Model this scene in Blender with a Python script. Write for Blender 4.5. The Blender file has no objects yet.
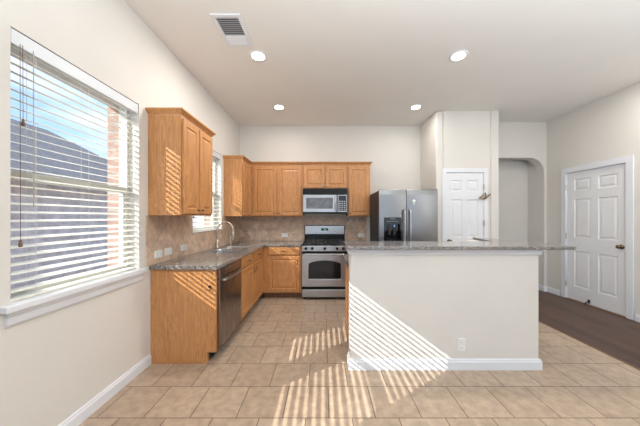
import bpy, bmesh, math, random
from mathutils import Vector, Matrix
random.seed(7)
PI = math.pi
S = bpy.context.scene
C = S.collection

# ------------------------------------------------------------------ camera
cd = bpy.data.cameras.new('camera'); cam = bpy.data.objects.new('camera', cd); C.objects.link(cam)
cam.location = (0, 0, 1.36); cam.rotation_euler = (PI/2, 0, 0)
cd.sensor_width = 36.0; cd.lens = 250/640*36.0; cd.shift_x = -3.5/640; cd.shift_y = 4.5/640; cd.clip_start = 0.02
S.camera = cam
S.view_settings.view_transform = 'Standard'; S.view_settings.look = 'None'
S.view_settings.exposure = 0.17; S.view_settings.gamma = 1.0; S.view_settings.use_curve_mapping = False

# ------------------------------------------------------------------ world (blue sky with thin cloud)
W = bpy.data.worlds.new('World'); S.world = W; W.use_nodes = True
nt = W.node_tree; nt.nodes.clear()
wo = nt.nodes.new('ShaderNodeOutputWorld'); bg = nt.nodes.new('ShaderNodeBackground')
tc = nt.nodes.new('ShaderNodeTexCoord'); sp = nt.nodes.new('ShaderNodeSeparateXYZ')
rp = nt.nodes.new('ShaderNodeValToRGB')
rp.color_ramp.elements[0].position = 0.0; rp.color_ramp.elements[0].color = (0.52, 0.72, 0.95, 1)
rp.color_ramp.elements[1].position = 0.75; rp.color_ramp.elements[1].color = (0.13, 0.33, 0.76, 1)
nz = nt.nodes.new('ShaderNodeTexNoise'); nz.inputs['Scale'].default_value = 2.6; nz.inputs['Detail'].default_value = 6
mp = nt.nodes.new('ShaderNodeMapping'); mp.inputs['Scale'].default_value = (1, 1, 3)
cr = nt.nodes.new('ShaderNodeValToRGB'); cr.color_ramp.elements[0].position = 0.47; cr.color_ramp.elements[1].position = 0.72
mx = nt.nodes.new('ShaderNodeMix'); mx.data_type = 'RGBA'
mx.inputs[7].default_value = (0.92, 0.94, 0.97, 1)
L = nt.links.new
L(tc.outputs['Generated'], sp.inputs[0]); L(sp.outputs['Z'], rp.inputs[0])
L(tc.outputs['Generated'], mp.inputs[0]); L(mp.outputs[0], nz.inputs['Vector']); L(nz.outputs[0], cr.inputs[0])
L(cr.outputs[0], mx.inputs[0]); L(rp.outputs[0], mx.inputs[6]); L(mx.outputs[2], bg.inputs[0])
bg.inputs[1].default_value = 1.45; L(bg.outputs[0], wo.inputs[0])

# ------------------------------------------------------------------ sun and added fill lights
sl = bpy.data.lights.new('sun', 'SUN'); sl.energy = 7.5; sl.angle = math.radians(0.2); sl.color = (1.0, 0.95, 0.88)
so = bpy.data.objects.new('sun', sl); C.objects.link(so)
so.rotation_euler = Vector((1, 0.66, -0.74)).to_track_quat('-Z', 'Y').to_euler()

WL = -1.615
def area(name, loc, direction, sx, sy, e, col=(1, 1, 1)):
    l = bpy.data.lights.new(name, 'AREA'); l.shape = 'RECTANGLE'; l.size = sx; l.size_y = sy; l.energy = e; l.color = col
    o = bpy.data.objects.new(name, l); C.objects.link(o); o.location = loc
    o.rotation_euler = Vector(direction).to_track_quat('-Z', 'Y').to_euler(); return o
# unseen fill lights, added in place of living-room daylight and ceiling bounce
area('rear_fill', (1.3, -3.95, 1.45), (0, 1, 0.5), 4.6, 2.5, 8, (0.93, 0.965, 1.0))  # added fill standing in for daylight from behind the camera
area('side_fill', (WL+0.02, -1.9, 1.65), (1, 0.25, 0.15), 3.2, 1.5, 14, (0.93, 0.965, 1.0))  # added fill against the bare wall, brightens the right side
area('ceiling_bounce_fill', (0.7, 0.0, 2.35), (0, 0.12, 1), 2.8, 1.5, 118, (0.87, 0.945, 1.0))  # no real lamp here: added fill that brightens the ceiling
area('entry_bounce_fill', (3.0, 0.5, 1.9), (0.35, 0.65, 1), 1.4, 1.4, 24, (0.87, 0.945, 1.0))  # added fill aimed upward, lifts the right wall and its door

# ------------------------------------------------------------------ constants
YB = 4.80; CH = 3.12; WR = 4.11

# ------------------------------------------------------------------ materials
def mat(name, col, rough=0.5, metal=0.0, bump=0.0, bscale=60, var=0.0, vscale=8, emit=None, estr=0, coat=0, stretch=(1, 1, 1)):
    m = bpy.data.materials.new(name); m.use_nodes = True; t = m.node_tree; b = t.nodes['Principled BSDF']
    b.inputs['Base Color'].default_value = (*col, 1); b.inputs['Roughness'].default_value = rough; b.inputs['Metallic'].default_value = metal
    if coat: b.inputs['Coat Weight'].default_value = coat; b.inputs['Coat Roughness'].default_value = 0.12
    c = t.nodes.new('ShaderNodeTexCoord'); mpn = t.nodes.new('ShaderNodeMapping'); mpn.inputs['Scale'].default_value = stretch
    t.links.new(c.outputs['Object'], mpn.inputs[0])
    if var >= 0:
        n = t.nodes.new('ShaderNodeTexNoise'); n.inputs['Scale'].default_value = vscale; n.inputs['Detail'].default_value = 4
        t.links.new(mpn.outputs[0], n.inputs['Vector'])
        r = t.nodes.new('ShaderNodeValToRGB'); v = max(var, 0.01)
        r.color_ramp.elements[0].position = 0.3; r.color_ramp.elements[1].position = 0.7
        r.color_ramp.elements[0].color = (*[x*(1-v) for x in col], 1); r.color_ramp.elements[1].color = (*[min(1, x*(1+v)) for x in col], 1)
        t.links.new(n.outputs[0], r.inputs[0]); t.links.new(r.outputs[0], b.inputs['Base Color'])
    if bump:
        n2 = t.nodes.new('ShaderNodeTexNoise'); n2.inputs['Scale'].default_value = bscale; n2.inputs['Detail'].default_value = 3
        t.links.new(mpn.outputs[0], n2.inputs['Vector'])
        bp = t.nodes.new('ShaderNodeBump'); bp.inputs['Strength'].default_value = bump; bp.inputs['Distance'].default_value = 0.004
        t.links.new(n2.outputs[0], bp.inputs['Height']); t.links.new(bp.outputs[0], b.inputs['Normal'])
    if emit:
        b.inputs['Emission Color'].default_value = (*emit, 1); b.inputs['Emission Strength'].default_value = estr
    return m

def nodes(m):
    return m.node_tree, m.node_tree.nodes['Principled BSDF'], m.node_tree.nodes.new, m.node_tree.links.new

def brick_mat(name, axes, w, h, c1, c2, mortar, msize, offset=0.5, rot=0.0, shift=(0, 0), rough=0.5, bump=0.3, noise=0.25, nscale=6, grain=None, spec=None):
    m = bpy.data.materials.new(name); m.use_nodes = True; t, b, N, K = nodes(m)
    c = N('ShaderNodeTexCoord'); s = N('ShaderNodeSeparateXYZ'); K(c.outputs['Object'], s.inputs[0])
    cb = N('ShaderNodeCombineXYZ'); K(s.outputs[axes[0]], cb.inputs[0]); K(s.outputs[axes[1]], cb.inputs[1])
    mpn = N('ShaderNodeMapping'); mpn.inputs['Location'].default_value = (shift[0], shift[1], 0); mpn.inputs['Rotation'].default_value = (0, 0, rot)
    K(cb.outputs[0], mpn.inputs[0])
    br = N('ShaderNodeTexBrick'); br.offset = offset; br.squash = 1.0
    br.inputs['Scale'].default_value = 1.0; br.inputs['Brick Width'].default_value = w; br.inputs['Row Height'].default_value = h
    br.inputs['Mortar Size'].default_value = msize; br.inputs['Mortar Smooth'].default_value = 0.2; br.inputs['Bias'].default_value = 0.0
    br.inputs['Color1'].default_value = (*c1, 1); br.inputs['Color2'].default_value = (*c2, 1); br.inputs['Mortar'].default_value = (*mortar, 1)
    K(mpn.outputs[0], br.inputs['Vector'])
    n = N('ShaderNodeTexNoise'); n.inputs['Scale'].default_value = nscale; n.inputs['Detail'].default_value = 8; n.inputs['Roughness'].default_value = 0.65
    if grain:
        gm = N('ShaderNodeMapping'); gm.inputs['Scale'].default_value = grain; K(c.outputs['Object'], gm.inputs[0]); K(gm.outputs[0], n.inputs['Vector'])
    else: K(c.outputs['Object'], n.inputs['Vector'])
    mr = N('ShaderNodeMapRange'); mr.inputs[1].default_value = 0.25; mr.inputs[2].default_value = 0.75
    mr.inputs[3].default_value = 1-noise; mr.inputs[4].default_value = 1+noise; K(n.outputs[0], mr.inputs[0])
    mm = N('ShaderNodeMix'); mm.data_type = 'RGBA'; mm.blend_type = 'MULTIPLY'; mm.inputs[0].default_value = 1
    K(br.outputs[0], mm.inputs[6]); K(mr.outputs[0], mm.inputs[7]); K(mm.outputs[2], b.inputs['Base Color'])
    b.inputs['Roughness'].default_value = rough
    if spec is not None: b.inputs['Specular IOR Level'].default_value = spec
    iv = N('ShaderNodeMath'); iv.operation = 'SUBTRACT'; iv.inputs[0].default_value = 1; K(br.outputs[1], iv.inputs[1])
    bp = N('ShaderNodeBump'); bp.inputs['Strength'].default_value = bump; bp.inputs['Distance'].default_value = 0.004
    K(iv.outputs[0], bp.inputs['Height']); K(bp.outputs[0], b.inputs['Normal'])
    return m

def oak_mat(name, dark, light, sc=(9, 9, 0.9), rough=0.38):
    m = bpy.data.materials.new(name); m.use_nodes = True; t, b, N, K = nodes(m)
    c = N('ShaderNodeTexCoord'); oi = N('ShaderNodeObjectInfo')
    m1 = N('ShaderNodeMapping'); m1.inputs['Scale'].default_value = sc; K(c.outputs['Object'], m1.inputs[0]); 
    cm = N('ShaderNodeCombineXYZ'); K(oi.outputs['Random'], cm.inputs[0]); K(oi.outputs['Random'], cm.inputs[1]); K(cm.outputs[0], m1.inputs['Location'])
    n1 = N('ShaderNodeTexNoise'); n1.inputs['Scale'].default_value = 1.6; n1.inputs['Detail'].default_value = 5; n1.inputs['Distortion'].default_value = 0.8; K(m1.outputs[0], n1.inputs['Vector'])
    w = N('ShaderNodeMath'); w.operation = 'MULTIPLY'; w.inputs[1].default_value = 9; K(n1.outputs[0], w.inputs[0])
    f = N('ShaderNodeMath'); f.operation = 'FRACT'; K(w.outputs[0], f.inputs[0])
    m2 = N('ShaderNodeMapping'); m2.inputs['Scale'].default_value = (sc[0]*14, sc[1]*14, sc[2]*5); K(c.outputs['Object'], m2.inputs[0])
    n2 = N('ShaderNodeTexNoise'); n2.inputs['Scale'].default_value = 1.0; n2.inputs['Detail'].default_value = 3; K(m2.outputs[0], n2.inputs['Vector'])
    a = N('ShaderNodeMath'); a.operation = 'MULTIPLY_ADD'; a.inputs[1].default_value = 0.32; K(f.outputs[0], a.inputs[0]); 
    a2 = N('ShaderNodeMath'); a2.operation = 'MULTIPLY'; a2.inputs[1].default_value = 0.85; K(n2.outputs[0], a2.inputs[0]); K(a2.outputs[0], a.inputs[2])
    r = N('ShaderNodeValToRGB'); r.color_ramp.elements[0].position = 0.2; r.color_ramp.elements[1].position = 0.75
    r.color_ramp.elements[0].color = (*dark, 1); r.color_ramp.elements[1].color = (*light, 1)
    K(a.outputs[0], r.inputs[0]); K(r.outputs[0], b.inputs['Base Color']); b.inputs['Roughness'].default_value = rough
    bp = N('ShaderNodeBump'); bp.inputs['Strength'].default_value = 0.08; bp.inputs['Distance'].default_value = 0.002
    K(n2.outputs[0], bp.inputs['Height']); K(bp.outputs[0], b.inputs['Normal'])
    return m

def granite_mat(name):
    m = bpy.data.materials.new(name); m.use_nodes = True; t, b, N, K = nodes(m)
    c = N('ShaderNodeTexCoord')
    v = N('ShaderNodeTexVoronoi'); v.inputs['Scale'].default_value = 190; K(c.outputs['Object'], v.inputs['Vector'])
    r = N('ShaderNodeValToRGB'); cr_ = r.color_ramp; cr_.interpolation = 'CONSTANT'
    cr_.elements[0].position = 0; cr_.elements[0].color = (0.055, 0.05, 0.05, 1)
    cr_.elements[1].position = 0.22; cr_.elements[1].color = (0.19, 0.17, 0.158, 1)
    for p, col in ((0.45, (0.30, 0.265, 0.24)), (0.66, (0.44, 0.41, 0.38)), (0.85, (0.15, 0.14, 0.14))):
        e = cr_.elements.new(p); e.color = (*col, 1)
    sx = N('ShaderNodeSeparateColor'); K(v.outputs['Color'], sx.inputs[0]); K(sx.outputs[0], r.inputs[0])
    K(r.outputs[0], b.inputs['Base Color']); b.inputs['Roughness'].default_value = 0.10
    return m

def glass_mat():
    m = bpy.data.materials.new('window_glass'); m.use_nodes = True; t = m.node_tree; t.nodes.clear(); N = t.nodes.new; K = t.links.new
    o = N('ShaderNodeOutputMaterial'); mi = N('ShaderNodeMixShader'); tr = N('ShaderNodeBsdfTransparent'); g = N('ShaderNodeBsdfGlossy')
    g.inputs['Roughness'].default_value = 0.01; lw = N('ShaderNodeLayerWeight'); lw.inputs[0].default_value = 0.5; pw_ = N('ShaderNodeMath'); pw_.operation = 'POWER'; pw_.inputs[1].default_value = 5; K(lw.outputs['Facing'], pw_.inputs[0]); fr = N('ShaderNodeMath'); fr.operation = 'MULTIPLY_ADD'; fr.inputs[1].default_value = 0.6; fr.inputs[2].default_value = 0.03; K(pw_.outputs[0], fr.inputs[0])
    tr.inputs[0].default_value = (0.95, 0.97, 0.97, 1)
    K(fr.outputs[0], mi.inputs[0]); K(tr.outputs[0], mi.inputs[1]); K(g.outputs[0], mi.inputs[2]); K(mi.outputs[0], o.inputs[0])
    return m

def brushed(name, col, rough=0.28, axis='X'):
    m = bpy.data.materials.new(name); m.use_nodes = True; t, b, N, K = nodes(m)
    b.inputs['Base Color'].default_value = (*col, 1); b.inputs['Metallic'].default_value = 1.0
    c = N('ShaderNodeTexCoord'); mp_ = N('ShaderNodeMapping')
    mp_.inputs['Scale'].default_value = {'X': (2, 200, 200), 'Y': (200, 2, 200), 'Z': (200, 200, 2)}[axis]; K(c.outputs['Object'], mp_.inputs[0])
    n = N('ShaderNodeTexNoise'); n.inputs['Scale'].default_value = 1; K(mp_.outputs[0], n.inputs['Vector'])
    mr = N('ShaderNodeMapRange'); mr.inputs[3].default_value = rough-0.08; mr.inputs[4].default_value = rough+0.10; K(n.outputs[0], mr.inputs[0]); K(mr.outputs[0], b.inputs['Roughness'])
    return m

M_WALL = mat('wall_paint', (0.710, 0.680, 0.638), 0.85, bump=0.12, bscale=90, var=0.015, vscale=3)
M_CEIL = mat('ceiling_paint', (0.82, 0.80, 0.77), 0.9, bump=0.12, bscale=110, var=0.01, vscale=3)
M_WHITE = mat('white_trim_paint', (0.76, 0.78, 0.82), 0.4, var=0.01)
M_DOORW = mat('white_door_paint', (0.78, 0.79, 0.815), 0.42, var=0.01)
M_BLIND = mat('blind_vinyl', (0.80, 0.78, 0.70), 0.45, var=0.01)
M_VAL = mat('blind_valance_white', (0.70, 0.73, 0.77), 0.45, var=0.01)
M_FRAME = mat('window_vinyl', (0.74, 0.74, 0.70), 0.5, var=0.01)
M_OAK = oak_mat('honey_oak', (0.340, 0.135, 0.045), (0.620, 0.300, 0.112))
M_OAKE = oak_mat('honey_oak_side', (0.350, 0.145, 0.050), (0.620, 0.300, 0.115))
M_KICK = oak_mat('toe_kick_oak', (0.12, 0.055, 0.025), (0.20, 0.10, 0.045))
M_GRAN = granite_mat('speckled_granite')
M_GLASS = glass_mat()
M_SS = brushed('stainless_steel', (0.49, 0.49, 0.495), 0.30)
M_SSV = brushed('stainless_steel_door', (0.30, 0.297, 0.298), 0.32, 'Z')
M_SSD = brushed('dark_stainless', (0.30, 0.26, 0.24), 0.24, 'Z')
M_NICK = mat('satin_nickel', (0.62, 0.58, 0.52), 0.28, 1.0, var=0.02)
M_BRONZE = mat('aged_bronze', (0.22, 0.15, 0.09), 0.35, 1.0, var=0.1, vscale=30)
M_IRON = mat('dark_pewter', (0.07, 0.06, 0.055), 0.4, 0.8, var=0.05)
M_BLK = mat('black_enamel', (0.010, 0.010, 0.011), 0.35, var=0.05); M_BLK.node_tree.nodes['Principled BSDF'].inputs['Specular IOR Level'].default_value = 0.25
M_BLKG = mat('black_glass', (0.008, 0.009, 0.011), 0.06, var=0.05)
M_MWG = mat('grey_mesh_glass', (0.17, 0.17, 0.18), 0.25, 0.4, var=0.35, vscale=16)
M_GREY = mat('fridge_side_grey', (0.026, 0.030, 0.037), 0.55, var=0.05)
M_CAST = mat('cast_iron', (0.02, 0.02, 0.02), 0.5, bump=0.2, var=0.1)
M_BTN = mat('button_grey', (0.35, 0.36, 0.38), 0.5, var=0.02)
M_GREEN = mat('clock_display', (0.0, 0.1, 0.03), 0.3, emit=(0.05, 0.7, 0.25), estr=1.0, var=0.02)
M_BLUE = mat('dispenser_lamp', (0.1, 0.2, 0.4), 0.3, emit=(0.3, 0.55, 1.0), estr=0.8, var=0.02)
M_LAMP = mat('lamp_diffuser', (1, 1, 1), 0.5, emit=(1.0, 0.95, 0.86), estr=14, var=0.0)
M_PLATE = mat('outlet_plastic', (0.80, 0.80, 0.78), 0.35, var=0.01)
M_SLOT = mat('outlet_slot', (0.06, 0.06, 0.06), 0.5, var=0.01)
M_TASS = mat('wooden_tassel', (0.16, 0.09, 0.05), 0.45, var=0.1)
M_CORD = mat('blind_cord', (0.45, 0.42, 0.36), 0.7, var=0.05)
M_VENTG = mat('vent_duct_grey', (0.16, 0.16, 0.17), 0.6, var=0.05)
M_SHING = mat('roof_shingles', (0.36, 0.29, 0.25), 0.9, bump=0.4, bscale=25, var=0.25, vscale=14)
M_GRASS = mat('concrete_yard', (0.50, 0.47, 0.43), 0.95, bump=0.5, bscale=30, var=0.3, vscale=5)
M_FASC = mat('fascia_paint', (0.55, 0.50, 0.44), 0.6, var=0.03)
T = 0.3155
M_TILE = brick_mat('floor_tile', ('X', 'Y'), T, T, (0.390, 0.290, 0.210), (0.450, 0.340, 0.250), (0.12, 0.08, 0.055), 0.0035, offset=0.5,
                   shift=(0.0, 0.0), rough=0.36, bump=0.35, noise=0.28, nscale=15)
M_WOOD = brick_mat('dark_plank_floor', ('Y', 'X'), 1.2, 0.125, (0.060, 0.030, 0.020), (0.105, 0.056, 0.037), (0.03, 0.015, 0.01), 0.0015, offset=0.37,
                   rough=0.36, bump=0.15, noise=0.35, nscale=3, grain=(14, 1.2, 4), spec=0.3)
M_SPL = brick_mat('splash_tile_left', ('Y', 'Z'), 0.30, 0.30, (0.56, 0.40, 0.29), (0.66, 0.49, 0.365), (0.42, 0.30, 0.22), 0.004, offset=0.0,
                  rot=PI/4, rough=0.35, bump=0.2, noise=0.38, nscale=11)
M_SPB = brick_mat('splash_tile_back', ('X', 'Z'), 0.30, 0.30, (0.56, 0.40, 0.29), (0.66, 0.49, 0.365), (0.42, 0.30, 0.22), 0.004, offset=0.0,
                  rot=PI/4, rough=0.35, bump=0.2, noise=0.38, nscale=11)
M_HOUSE = brick_mat('pale_pink_brick', ('Y', 'Z'), 0.21, 0.075, (0.68, 0.50, 0.43), (0.76, 0.60, 0.54), (0.66, 0.62, 0.58), 0.010, rough=0.9, bump=0.5, noise=0.3, nscale=5)
M_BRICK = brick_mat('pink_brick', ('Y', 'Z'), 0.21, 0.075, (0.40, 0.25, 0.20), (0.50, 0.33, 0.27), (0.50, 0.46, 0.42), 0.010, rough=0.9, bump=0.5, noise=0.3, nscale=5)
# line the tile rows up with the floor joints: row joints at Y = 2.327 + k*T, tile joints at X = 0.03 / 0.19
for m_ in (M_TILE,):
    for n_ in m_.node_tree.nodes:
        if n_.type == 'MAPPING': n_.inputs['Location'].default_value = (-0.195+10*T, -2.327+20*T, 0)

# ------------------------------------------------------------------ mesh helpers
class Fr:
    """frame: u along a face, w out of it, z up"""
    def __init__(s, o, u, w): s.o = Vector(o); s.u = Vector(u); s.w = Vector(w); s.z = Vector((0, 0, 1))
    def __call__(s, u, w, z): return s.o + s.u*u + s.w*w + s.z*z
WORLD = Fr((0, 0, 0), (1, 0, 0), (0, 1, 0))
def wloc(o):
    v = Vector((0, 0, 0))
    while o: v += o.location; o = o.parent
    return v
def obj(name, bm, m, parent=None, bevel=0.0, seg=2, smooth=False):
    off = wloc(parent)
    bmesh.ops.remove_doubles(bm, verts=bm.verts, dist=1e-6)
    bmesh.ops.recalc_face_normals(bm, faces=bm.faces)
    for v in bm.verts: v.co -= off
    me = bpy.data.meshes.new(name); bm.to_mesh(me); bm.free()
    me.materials.append(m)
    o = bpy.data.objects.new(name, me); C.objects.link(o)
    if smooth:
        for p in me.polygons: p.use_smooth = True
    if parent: o.parent = parent
    if bevel:
        b = o.modifiers.new('bevel', 'BEVEL'); b.width = bevel; b.segments = seg; b.limit_method = 'ANGLE'; b.angle_limit = math.radians(40)
    return o
def thing(name, label, cat, loc=(0, 0, 0), group=None):
    o = bpy.data.objects.new(name, None); C.objects.link(o); o.empty_display_size = 0.05
    o.location = loc; o['label'] = label; o['category'] = cat
    if group: o['group'] = group
    return o
def tag(o, label, cat, group=None):
    o['label'] = label; o['category'] = cat
    if group: o['group'] = group
    return o
def struct(o, label=None):
    o['kind'] = 'structure'
    if label: o['label'] = label
    return o
def NB(): return bmesh.new()
def bx(bm, x0, x1, y0, y1, z0, z1, fr=WORLD):
    c = [fr(x, y, z) for x in (x0, x1) for y in (y0, y1) for z in (z0, z1)]
    v = [bm.verts.new(p) for p in c]
    for f in ((0, 1, 3, 2), (4, 6, 7, 5), (0, 4, 5, 1), (2, 3, 7, 6), (0, 2, 6, 4), (1, 5, 7, 3)):
        bm.faces.new([v[i] for i in f])
    return bm
def box(*a, **k): return bx(NB(), *a, **k)
def cyl(bm, p0, p1, r0, r1=None, n=20):
    r1 = r0 if r1 is None else r1
    p0, p1 = Vector(p0), Vector(p1); d = (p1-p0).normalized()
    a = d.orthogonal().normalized(); b = d.cross(a)
    A = [bm.verts.new(p0+(a*math.cos(2*PI*i/n)+b*math.sin(2*PI*i/n))*r0) for i in range(n)]
    B = [bm.verts.new(p1+(a*math.cos(2*PI*i/n)+b*math.sin(2*PI*i/n))*r1) for i in range(n)]
    for i in range(n): bm.faces.new((A[i], A[(i+1) % n], B[(i+1) % n], B[i]))
    bm.faces.new(A[::-1]); bm.faces.new(B); return bm
def tube(bm, pts, r, n=12):
    """tube along a polyline; r a number or a list"""
    pts = [Vector(p) for p in pts]; rr = r if isinstance(r, (list, tuple)) else [r]*len(pts)
    prev = None; up = None
    for i, p in enumerate(pts):
        d = (pts[min(i+1, len(pts)-1)]-pts[max(i-1, 0)]).normalized()
        if up is None: up = d.orthogonal().normalized()
        a = (up - d*up.dot(d)).normalized(); up = a; b = d.cross(a)
        ring = [bm.verts.new(p+(a*math.cos(2*PI*k/n)+b*math.sin(2*PI*k/n))*rr[i]) for k in range(n)]
        if prev:
            for k in range(n): bm.faces.new((prev[k], prev[(k+1) % n], ring[(k+1) % n], ring[k]))
        else: bm.faces.new(ring[::-1])
        prev = ring
    bm.faces.new(prev); return bm
def lathe(bm, p, axis, prof, n=24):
    """prof: (distance along axis, radius)"""
    p = Vector(p); d = Vector(axis).normalized(); a = d.orthogonal().normalized(); b = d.cross(a); prev = None
    for h, r in prof:
        r = max(r, 1e-4)
        ring = [bm.verts.new(p+d*h+(a*math.cos(2*PI*k/n)+b*math.sin(2*PI*k/n))*r) for k in range(n)]
        if prev:
            for k in range(n): bm.faces.new((prev[k], prev[(k+1) % n], ring[(k+1) % n], ring[k]))
        else: bm.faces.new(ring[::-1])
        prev = ring
    bm.faces.new(prev); return bm
def cells(bm, us, zs, keep, w0, w1, fr):
    """plate made from kept grid cells in the (u, z) plane of fr, thick from w0 to w1"""
    K = {(i, j) for i in range(len(us)-1) for j in range(len(zs)-1) if keep(i, j)}
    def q(*p): bm.faces.new([bm.verts.new(x) for x in p])
    for (i, j) in K:
        a, b, c, d = us[i], us[i+1], zs[j], zs[j+1]
        for w in (w0, w1): q(fr(a, w, c), fr(b, w, c), fr(b, w, d), fr(a, w, d))
        if (i-1, j) not in K: q(fr(a, w0, c), fr(a, w1, c), fr(a, w1, d), fr(a, w0, d))
        if (i+1, j) not in K: q(fr(b, w0, c), fr(b, w1, c), fr(b, w1, d), fr(b, w0, d))
        if (i, j-1) not in K: q(fr(a, w0, c), fr(b, w0, c), fr(b, w1, c), fr(a, w1, c))
        if (i, j+1) not in K: q(fr(a, w0, d), fr(b, w0, d), fr(b, w1, d), fr(a, w1, d))
    return bm
class Flat:
    """(u, w, z) -> plan: u = X, z = Y, w = height"""
    def __call__(s, u, w, z): return Vector((u, z, w))
FLAT = Flat()
def sweep(bm, path, prof, closed=False):
    """prof (offset to the right of travel, z) along a plan path with mitred corners"""
    P = [Vector((p[0], p[1])) for p in path]; rings = []
    def rn(a, b): d = (b-a).normalized(); return Vector((d.y, -d.x))
    for i, p in enumerate(P):
        if i == 0: n = rn(P[0], P[1]); k = 1
        elif i == len(P)-1: n = rn(P[-2], P[-1]); k = 1
        else:
            n1, n2 = rn(P[i-1], p), rn(p, P[i+1]); n = (n1+n2).normalized(); k = 1/max(0.3, n.dot(n1))
        rings.append([bm.verts.new((p.x+n.x*o*k, p.y+n.y*o*k, z)) for o, z in prof])
    m = len(prof)
    for A, B in zip(rings, rings[1:]):
        for k in range(m): bm.faces.new((A[k], A[(k+1) % m], B[(k+1) % m], B[k]))
    bm.faces.new(rings[0]); bm.faces.new(rings[-1][::-1]); return bm
def rings(bm, fr, u0, u1, z0, z1, prof, back=None):
    """concentric rectangles (inset, w) closed with a face: raised and sunk panels"""
    prev = None; first = None
    for ins, w in prof:
        r = [bm.verts.new(fr(a, w, b)) for a, b in ((u0+ins, z0+ins), (u1-ins, z0+ins), (u1-ins, z1-ins), (u0+ins, z1-ins))]
        if prev:
            for k in range(4): bm.faces.new((prev[k], prev[(k+1) % 4], r[(k+1) % 4], r[k]))
        else: first = r
        prev = r
    bm.faces.new(prev)
    if back: bm.faces.new(first[::-1])
    return bm
def raised(fr, u0, u1, z0, z1, th=0.020, w0=0.002):
    s = 0.052
    return rings(NB(), fr, u0, u1, z0, z1, [(0, w0), (0, w0+th-0.004), (0.004, w0+th), (s, w0+th), (s+0.006, w0+th-0.009), (s+0.012, w0+th-0.010),
                 (s+0.034, w0+th-0.001), (s+0.036, w0+th-0.001)], True)
def slab_front(fr, u0, u1, z0, z1, th=0.020, w0=0.002):
    return rings(NB(), fr, u0, u1, z0, z1, [(0, w0), (0, w0+th-0.007), (0.010, w0+th)], True)
def sixpanel(fr, W_, H, th=0.035, w0=0.0):
    """moulded six-panel door: u 0..W, z 0..H, front face at w0+th"""
    bm = NB(); st = 0.105*W_/0.8; mid = 0.10*W_/0.8
    us = [0, st, W_/2-mid/2, W_/2+mid/2, W_-st, W_]
    zs = [f*H for f in (0, 0.105, 0.385, 0.49, 0.79, 0.855, 0.945, 1)]
    f = w0+th
    def q(*p): bm.faces.new([bm.verts.new(x) for x in p])
    for i in range(5):
        for j in range(7):
            a, b, c, d = us[i], us[i+1], zs[j], zs[j+1]
            if i in (1, 3) and j in (1, 3, 5):
                rings(bm, fr, a, b, c, d, [(0, f), (0.010, f-0.010), (0.024, f-0.010), (0.046, f-0.002)])
            else: q(fr(a, f, c), fr(b, f, c), fr(b, f, d), fr(a, f, d))
            q(fr(a, w0, c), fr(b, w0, c), fr(b, w0, d), fr(a, w0, d))
    for i in range(5):
        for z in (0, H): q(fr(us[i], w0, z), fr(us[i+1], w0, z), fr(us[i+1], f, z), fr(us[i], f, z))
    for j in range(7):
        for u in (0, W_): q(fr(u, w0, zs[j]), fr(u, w0, zs[j+1]), fr(u, f, zs[j+1]), fr(u, f, zs[j]))
    return bm
def copy_tree(o, parent=None):
    c = o.copy(); C.objects.link(c)
    if parent: c.parent = parent
    for ch in [x for x in list(bpy.data.objects) if x.parent == o]: copy_tree(ch, c)
    return c

# ------------------------------------------------------------------ room shell
FL = Fr((WL, 0, 0), (0, 1, 0), (1, 0, 0))          # left wall: u = Y, w = out into the room
WINS = [(0.21, 1.17, 0.90), (1.29, 2.19, 0.90), (3.07, 3.95, 1.17)]; WT = 2.35
struct(obj('floor', box(-1.90, 2.83, -4.0, YB, -0.1, 0), M_TILE), 'tan square ceramic floor tiles with dark grout')
struct(obj('floor', box(2.83, 4.25, -4.0, 5.1, -0.1, 0), M_WOOD), 'dark brown plank floor beside the tiles')
struct(obj('ceiling', box(-1.90, 4.25, -4.1, 5.1, CH, CH+0.1), M_CEIL), 'plain off-white ceiling')
ys = [-4.0]; 
for a, b, c in WINS: ys += [a, b]
ys.append(4.95); zs = [0, 0.90, 1.17, WT, CH]
def keepL(i, j):
    if i in (1, 3): return not (j in (1, 2))
    if i == 5: return j != 2
    return True
struct(obj('wall_left', cells(NB(), ys, zs, keepL, -0.125, 0, FL), M_WALL))
zs2 = [-0.3, 0.87, 1.14, 2.33, 3.3]
yo = [-4.0]
for a, b, c in WINS: yo += [a+0.05, b-0.02]
yo.append(5.1)
struct(obj('wall_outside', cells(NB(), yo, zs2, keepL, -0.26, -0.13, FL), M_BRICK), 'outer brick leaf of the left wall')
struct(obj('wall_back', box(WL, 1.96, YB, 4.95, 0, CH), M_WALL))
# pantry block and pillar
FP = Fr((0, 4.13, 0), (1, 0, 0), (0, -1, 0))
struct(obj('wall_pantry', cells(NB(), [1.98, 2.008, 2.652, 2.76], [0, 2.112, CH], lambda i, j: not (i == 1 and j == 0), -0.12, 0, FP), M_WALL))
struct(obj('wall_pantry_left', box(1.86, 1.98, 4.13, YB-0.001, 0, CH), M_WALL, bevel=0.018, seg=3))
struct(obj('wall_pillar', box(2.755, 2.885, 4.105, 4.999, 0, CH), M_WALL, bevel=0.018, seg=3))
# right wall with door opening
FRt = Fr((WR, 0, 0), (0, 1, 0), (-1, 0, 0))
DY0, DY1, DH = 3.39, 4.225, 2.105
struct(obj('wall_right', cells(NB(), [-4.0, DY0-0.012, DY1+0.012, 4.60], [0, DH+0.012, CH], lambda i, j: not (i == 1 and j == 0), -0.14, 0, FRt), M_WALL))
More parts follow.
